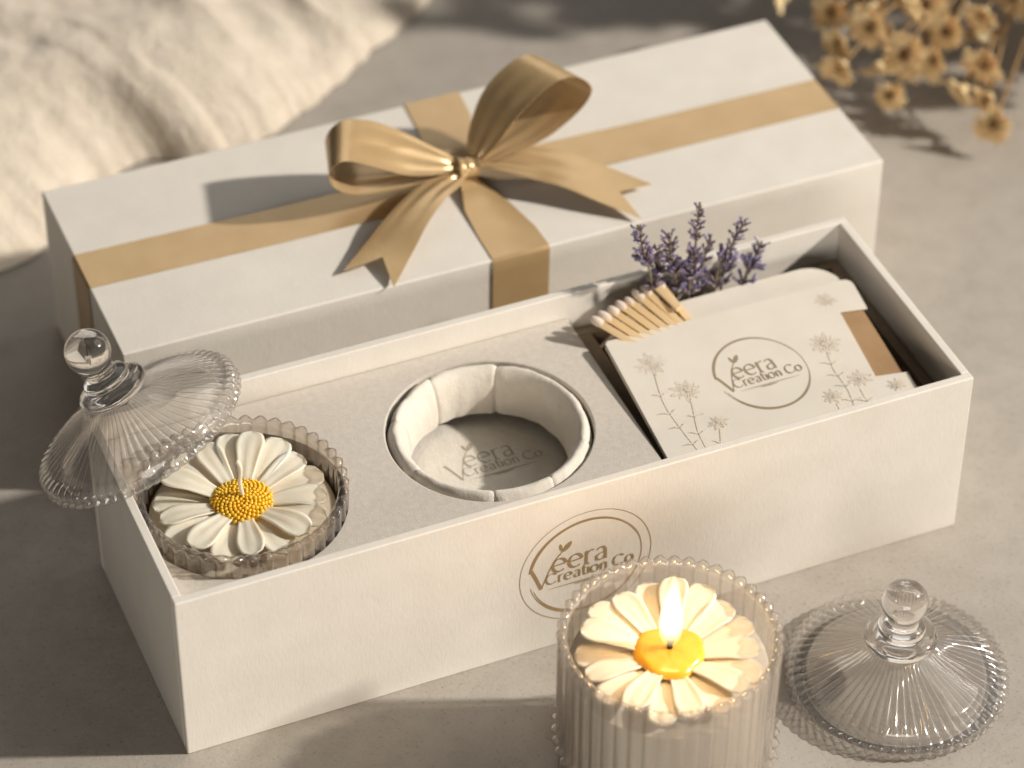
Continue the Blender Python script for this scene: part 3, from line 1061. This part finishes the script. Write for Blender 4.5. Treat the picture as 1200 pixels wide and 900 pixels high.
drawn_flower(*cp(19.95, 5.75), 0.66, 11)
drawn_flower(*cp(20.6, 4.05), 0.6, 10)
drawn_flower(*cp(21.0, 2.2), 0.4, 9)
drawn_stem([cp(19.8, 0.75), cp(19.65, 2.2), cp(19.6, 3.7), cp(19.9, 5.2)], 4)
drawn_stem([cp(20.05, 0.75), cp(20.15, 2.0), cp(20.4, 2.9), cp(20.6, 3.6)], 2)
drawn_stem([cp(20.4, 0.75), cp(20.7, 1.3), cp(20.95, 1.9)], 1)
pr.mb.build("flower_print", M_print, card, False)
pr = Print(CR @ Matrix.Translation((0, 0, 0.004)))
drawn_flower(*cp(27.45, 6.55), 0.46, 10)
drawn_flower(*cp(26.35, 4.45), 0.64, 11)
drawn_flower(*cp(26.75, 2.35), 0.5, 10)
drawn_flower(*cp(25.45, 1.9), 0.42, 9)
drawn_flower(*cp(27.9, 1.6), 0.36, 9)
drawn_stem([cp(25.9, 0.75), cp(26.15, 2.0), cp(26.15, 3.1), cp(26.33, 4.0)], 4)
drawn_stem([cp(26.5, 0.75), cp(26.6, 1.9)], 1)
drawn_stem([cp(25.4, 0.75), cp(25.45, 1.5)], 0)
pr.mb.build("flower_print", M_print, card, False)

# ------------------------------------------------------------------ matches fanned out of the sleeve's left mouth
heads = [(18.82, 8.26, 7.13), (19.22, 8.40, 7.15), (19.60, 8.56, 7.14), (20.02, 8.72, 7.17), (20.42, 8.84, 7.14), (20.84, 9.00, 7.18), (21.22, 9.12, 7.16), (21.52, 9.33, 7.34), (21.88, 9.25, 7.15)]
mouth = [(19.98, 6.93, 6.55), (20.34, 7.0, 6.55), (20.70, 7.05, 6.56), (21.06, 7.1, 6.56), (21.40, 7.14, 6.57), (21.72, 7.18, 6.58), (22.0, 7.22, 6.58), (22.0, 7.9, 7.02), (22.3, 7.35, 6.58)]
where = ["leftmost match with pale tip in the fan beside the card sleeve", "second match from the left in the fan poking from the sleeve",
         "third match from the left in the fan poking from the sleeve", "fourth match from the left in the fan poking from the sleeve",
         "fifth match from the left, in the middle of the fan", "sixth match from the left in the fan poking from the sleeve", "seventh match from the left, just before the raised one",
         "raised match lying on top of the fan near the lavender", "rightmost match of the fan, against the card's back panel"]
for k, (hd, mo) in enumerate(zip(heads, mouth)):
    hd, mo = Vector(hd), Vector(mo)
    d = (hd - mo).normalized()
    t = thing("match", where[k], "match", mo, "pale tipped matches fanned out of the card sleeve", Vector((0, 0, 1)).rotation_difference(d))
    L = (hd - mo).length
    MB().box((-0.125, -0.115, -0.3 if k != 7 else -0.1), (0.125, 0.115, L - 0.1)).build("stick", M_wood, t, False, 0.02)
    hb_ = MB()
    hr = random.Random(k)
    hb_.ball((hr.uniform(-.02, .02), 0, L - 0.12), 0.17 + hr.uniform(-.012, .015), 12, 9, (1, 0.95, 1.6 + hr.uniform(0, .6)))
    hb_.build("match_head", M_tip, t, True)

# ------------------------------------------------------------------ lavender
sprigs = [((21.45, 9.0, 7.3), (20.85, 9.15, 10.3), "leftmost dark lavender sprig rising behind the match tips"),
          ((22.5, 9.1, 6.8), (22.15, 9.2, 9.5), "short lavender sprig between the leftmost and the tallest sprig"),
          ((23.0, 9.0, 6.5), (23.3, 9.1, 10.65), "tallest lavender sprig in the middle of the bunch"),
          ((24.1, 9.05, 6.5), (25.25, 9.1, 9.3), "long lavender sprig leaning right behind the card sleeve"),
          ((25.3, 9.0, 6.2), (26.05, 9.2, 7.95), "rightmost short mauve lavender sprig behind the card sleeve"),
          ((23.3, 9.3, 6.3), (24.0, 9.4, 8.5), "low lavender sprig half hidden between the tallest and leaning sprigs"),
          ((22.0, 9.35, 6.6), (21.7, 9.4, 8.9), "low lavender sprig at the back of the leftmost one"),
          ((24.5, 9.3, 6.0), (24.9, 9.4, 7.7), "lowest lavender sprig just above the card's back panel edge")]
for k, (p0, p1, lab) in enumerate(sprigs):
    rnd = random.Random(40 + k)
    p0, p1 = Vector(p0), Vector(p1)
    foot = Vector((p0.x * 0.75 + 23.6 * 0.25, 9.0, 0.4))
    t = thing("lavender_sprig", lab, "lavender", foot, "lavender sprigs standing behind the card sleeve")
    mid = p0.lerp(p1, 0.5) + Vector((rnd.uniform(-.12, .12), 0, 0))
    path = catmull([foot - foot, p0 - foot, mid - foot, p1 - foot], 10)
    MB().tube(path, 0.05, 6).build("stem", M_lstem, t, True)
    buds, cal = MB(), MB()
    L = (p1 - p0).length
    nw = max(5, int(L / 0.31))
    for s in range(nw):
        f = (s + 0.3) / nw
        q = path[10 + min(20, int(f * 20))]
        ax_ = (path[min(30, 11 + int(f * 20))] - path[9 + int(f * 20)]).normalized()
        nb = 6 if f < 0.85 else 4
        size = 0.42 * (1.05 - 0.45 * f) * rnd.uniform(0.85, 1.15)
        if rnd.random() < 0.22 and 0.1 < f < 0.8: continue
        for j in range(nb):
            a = TAU * j / nb + s * 0.7 + rnd.uniform(-.3, .3)
            side = Vector((math.cos(a), math.sin(a), 0))
            side = (side - ax_ * side.dot(ax_)).normalized()
            d = (side * 0.85 + ax_ * rnd.uniform(0.6, 1.2)).normalized()
            m = Vector((0, 0, 1)).rotation_difference(d).to_matrix()
            cal.ball(q + d * size * 0.55, size * 0.5, 7, 5, (0.36, 0.36, 1.0), m)
            if rnd.random() < 0.72:
                for pp in range(2):
                    dd = (d + Vector((rnd.uniform(-.55, .55), rnd.uniform(-.55, .55), rnd.uniform(-.3, .5)))).normalized()
                    buds.ball(q + d * size * 0.9 + dd * size * 0.32, size * 0.38, 6, 4, (0.42, 0.2, 1.0), Vector((0, 0, 1)).rotation_difference(dd).to_matrix())
    cal.build("calyx_whorls", M_calyx, t, True)
    buds.build("flower_spike", M_lav, t, True)

# ------------------------------------------------------------------ muslin cloth heap
edge = catmull([(-14, 25.5, 0), (-6, 26.6, 0), (1.2, 28.0, 0), (3.8, 29.0, 0), (6.3, 31.6, 0), (9.0, 32.9, 0), (11.0, 31.9, 0), (13.0, 32.1, 0), (15.2, 32.9, 0), (17.7, 34.4, 0), (20.4, 36.4, 0), (24.5, 39.4, 0), (30, 44.5, 0), (36, 50, 0)], 26)
NE, NS = len(edge), 190
inw = Vector((-0.5, 0.866, 0))


def cloth(i, j):
    s = 26 * (j / (NS - 1)) ** 1.35
    p = edge[i] + inw * s
    u = p.x * 0.866 + p.y * 0.5
    v = -p.x * 0.5 + p.y * 0.866
    wob = fbm((u * 0.12, v * 0.10, 3), 3)
    def crease(q): return 1 - 2.2 * math.sqrt(noise.noise(q) ** 2 + 0.006)
    r1 = crease(Vector((u * 0.15 + wob * 0.7, v * 0.065, 1.7)))
    r2 = crease(Vector((u * 0.30 + wob * 1.2 + v * 0.08, v * 0.11, 8.1)))
    r3 = noise.noise(Vector((u * 0.5 + wob, v * 0.3, 5.5))) + 0.5 * crease(Vector((u * 0.5 - v * 0.35, v * 0.22 + wob, 2.2)))
    r4 = fbm((u * 1.9, v * 1.5, 1.5), 4)
    grow = 1 - math.exp(-s / 2.6)
    h = 0.10 + 0.55 * (1 - math.exp(-s / 0.35)) + 1.4 * grow + (1.6 * max(-.4, r1) + 0.6 * r2) * grow * 0.9 + (0.10 * r3 + 0.03 * r4) * (0.3 + 0.7 * grow)
    out = 0.18 * fbm((edge[i].x * 0.7, edge[i].y * 0.7, 9), 3)
    return (p.x + out, p.y - out, max(0.06, h))


cl = MB().grid(cloth, NE, NS).build("muslin_cloth", M_cloth, None, True, 0, 0.08, offset=-1)
tag(cl, "crumpled cream muslin cloth heaped on the table behind the lid box", "cloth")


# ------------------------------------------------------------------ dried straw flowers
def head_mesh(seed, R):
    rnd = random.Random(seed)
    mb = MB()
    for ring, (nn, out_, ln) in enumerate(((19, 0.78, 1.05), (17, 0.52, 0.95), (12, 0.26, 0.74))):
        for k in range(nn):
            a = TAU * k / nn + ring * 0.25 + rnd.uniform(-.1, .1)
            if rnd.random() < 0.1: continue
            open_ = out_ * rnd.uniform(0.7, 1.2)
            l = R * ln * rnd.uniform(0.78, 1.12)
            wd = R * 0.33
            b = len(mb.v)
            for t in range(6):
                f = t / 5
                ang = (PI / 2) * (1 - open_ * f * 0.95)
                rad = R * 0.16 + l * (math.sin(f * PI / 2 * open_) if open_ > .1 else 0.3 * f)
                z = l * (0.62 * math.sin(f * 1.35) * (1.15 - 0.6 * open_)) - 0.05 * R
                hw = wd / 2 * (0.5 + 0.7 * f) * (1 - max(0, f - .55) / .45 * 0.86)
                for u in (-1, 0, 1):
                    mb.v.append((rad * math.cos(a) - u * hw * math.sin(a), rad * math.sin(a) + u * hw * math.cos(a), z + 0.10 * R * (u * u) - (0.12 * R * max(0, f - .75) * 4 * (ring == 0))))
            for t in range(5):
                for u in range(2):
                    q = b + t * 3 + u
                    mb.f.append((q, q + 3, q + 4, q + 1))
    # green-brown cup below
    mb.ball((0, 0, -0.10 * R), R * 0.34, 10, 6, (1, 1, 0.8))
    return mb


def centre_mesh(R, seed):
    rnd = random.Random(seed)
    mb = MB()
    for k in range(46):
        t = ((k + .5) / 46) ** 0.5
        a = k * 2.39996
        mb.ball((R * 0.36 * t * math.cos(a), R * 0.36 * t * math.sin(a), R * 0.14 + R * 0.12 * (1 - t * t)), R * 0.06, 5, 4, (1, 1, 1.6))
    return mb


protoH = []
root = Vector((57, 33, 9.0))
bunch = [
    ("straw flower sprig hanging lowest at the right, nearest the table", [(43.3, 22.0, 3.1, 1.05), (42.15, 21.7, 2.2, 0.85), (42.75, 19.9, 1.5, 0.95), (43.0, 21.0, 2.0, 0.8), (43.9, 22.9, 2.5, 0.85)]),
    ("straw flower sprig reaching furthest left, over the lid box corner", [(37.5, 24.2, 3.0, 1.0), (38.4, 26.9, 4.0, 1.0), (37.2, 29.1, 3.6, 0.85), (38.0, 25.3, 3.4, 0.85), (39.3, 27.6, 3.4, 0.9)]),
    ("straw flower sprig with a head seen face on in the middle", [(39.7, 22.7, 4.1, 1.05), (38.95, 22.4, 2.4, 0.8), (41.8, 23.9, 1.9, 0.85), (40.5, 23.6, 2.6, 0.85), (39.0, 23.6, 3.0, 0.8)]),
    ("straw flower sprig standing upright at the top edge behind the middle heads", [(40.6, 27.2, 4.0, 1.05), (38.6, 23.9, 5.0, 0.95), (41.4, 24.3, 5.2, 1.0), (39.6, 25.6, 4.6, 0.9), (41.8, 26.6, 4.2, 0.95)]),
    ("straw flower sprig with drooping brown heads right of the middle", [(42.1, 23.4, 4.2, 0.95), (43.7, 23.3, 4.7, 0.95), (40.6, 25.2, 3.0, 0.85), (42.9, 24.6, 3.4, 0.9), (41.3, 22.9, 3.2, 0.8)]),
    ("straw flower sprig cut off by the right edge at the top", [(46.8, 25.5, 3.4, 1.0), (45.2, 26.5, 4.4, 0.95), (44.6, 25.2, 2.4, 0.8)]),
]
camdir = Vector((-0.29, -0.69, 0.66))
nh = 0
for k, (lab, hs) in enumerate(bunch):
    rnd = random.Random(70 + k)
    c = Vector(hs[0][:3])
    base = root + Vector((rnd.uniform(-1, 1), rnd.uniform(-1.5, 1.5), rnd.uniform(-2, 1)))
    t = thing("dried_flower_sprig", lab, "dried flowers", base, "dried straw flowers lying at the back")
    hubp = base.lerp(c, 0.55) + Vector((0, 0, 0.6))
    st = MB()
    st.tube([p - base for p in catmull([base, base.lerp(hubp, 0.5) + Vector((0, 0, .5)), hubp], 6)], 0.13, 6)
    for (x, y, z, R) in hs:
        p = Vector((x, y, z))
        q = catmull([hubp, hubp.lerp(p, 0.55) + Vector((rnd.uniform(-.5, .5), rnd.uniform(-.5, .5), rnd.uniform(-.2, .5))), p], 6)
        st.tube([v - base for v in q], 0.075, 6)
        d = ((p - hubp).normalized() * 0.9 + camdir * rnd.uniform(-0.35, 0.75) + Vector((rnd.uniform(-.5, .5), rnd.uniform(-.5, .5), rnd.uniform(-.4, .4)))).normalized()
        if len(protoH) < 8:
            o = head_mesh(nh, 1.0).build("flower_head", M_straw, t, True, 0, 0.02)
            ce = centre_mesh(1.0, nh).build("flower_centre", M_seed, o, True)
            protoH.append((o, ce))
        else:
            po, pc = protoH[(nh * 3) % 8]
            o = po.copy()
            COL.objects.link(o)
            o.parent = t
            ce = pc.copy()
            COL.objects.link(ce)
            ce.parent = o
        o.location = (p - base) * S
        o.scale = (R * 0.86, R * 0.86, R * 0.86)
        o.rotation_mode = 'QUATERNION'
        o.rotation_quaternion = Vector((0, 0, 1)).rotation_difference(d)
        nh += 1
    st.build("stem", M_dry, t, True)

# dense flower mass added unseen past the top right corner, shading the table behind
t = thing("unseen_flower_blocker", "added dense mass of dried straw flowers, unseen beyond the top right corner, shading the table", "dried flowers", root)
rnd = random.Random(5)
st = MB()
for k in range(215):
    if k < 60:
        p = Vector((rnd.uniform(50, 58), rnd.uniform(19.5, 31), rnd.uniform(2.5, 9)))
        if p.x < 51.5 and p.z < 6: p.x += 3
    else:
        p = Vector((rnd.uniform(45, 58), rnd.uniform(25, 34), 7.0 + 12 * rnd.random() ** 1.3))
    po, pc = protoH[k % 8]
    o = po.copy(); COL.objects.link(o); o.parent = t
    ce = pc.copy(); COL.objects.link(ce); ce.parent = o
    o.location = (p - root) * S
    r_ = rnd.uniform(1.0, 1.4)
    o.scale = (r_, r_, r_)
    o.rotation_mode = 'QUATERNION'
    o.rotation_quaternion = Vector((0, 0, 1)).rotation_difference(Vector((rnd.uniform(-1, .4), rnd.uniform(-1, .5), rnd.uniform(-.2, 1))).normalized())
    q = Vector((62, 36, 3))
    st.tube([v - root for v in catmull([q, q.lerp(p, .6) + Vector((0, 0, 1)), p], 4)], 0.07, 5)
st.build("stem", M_dry, t, True)
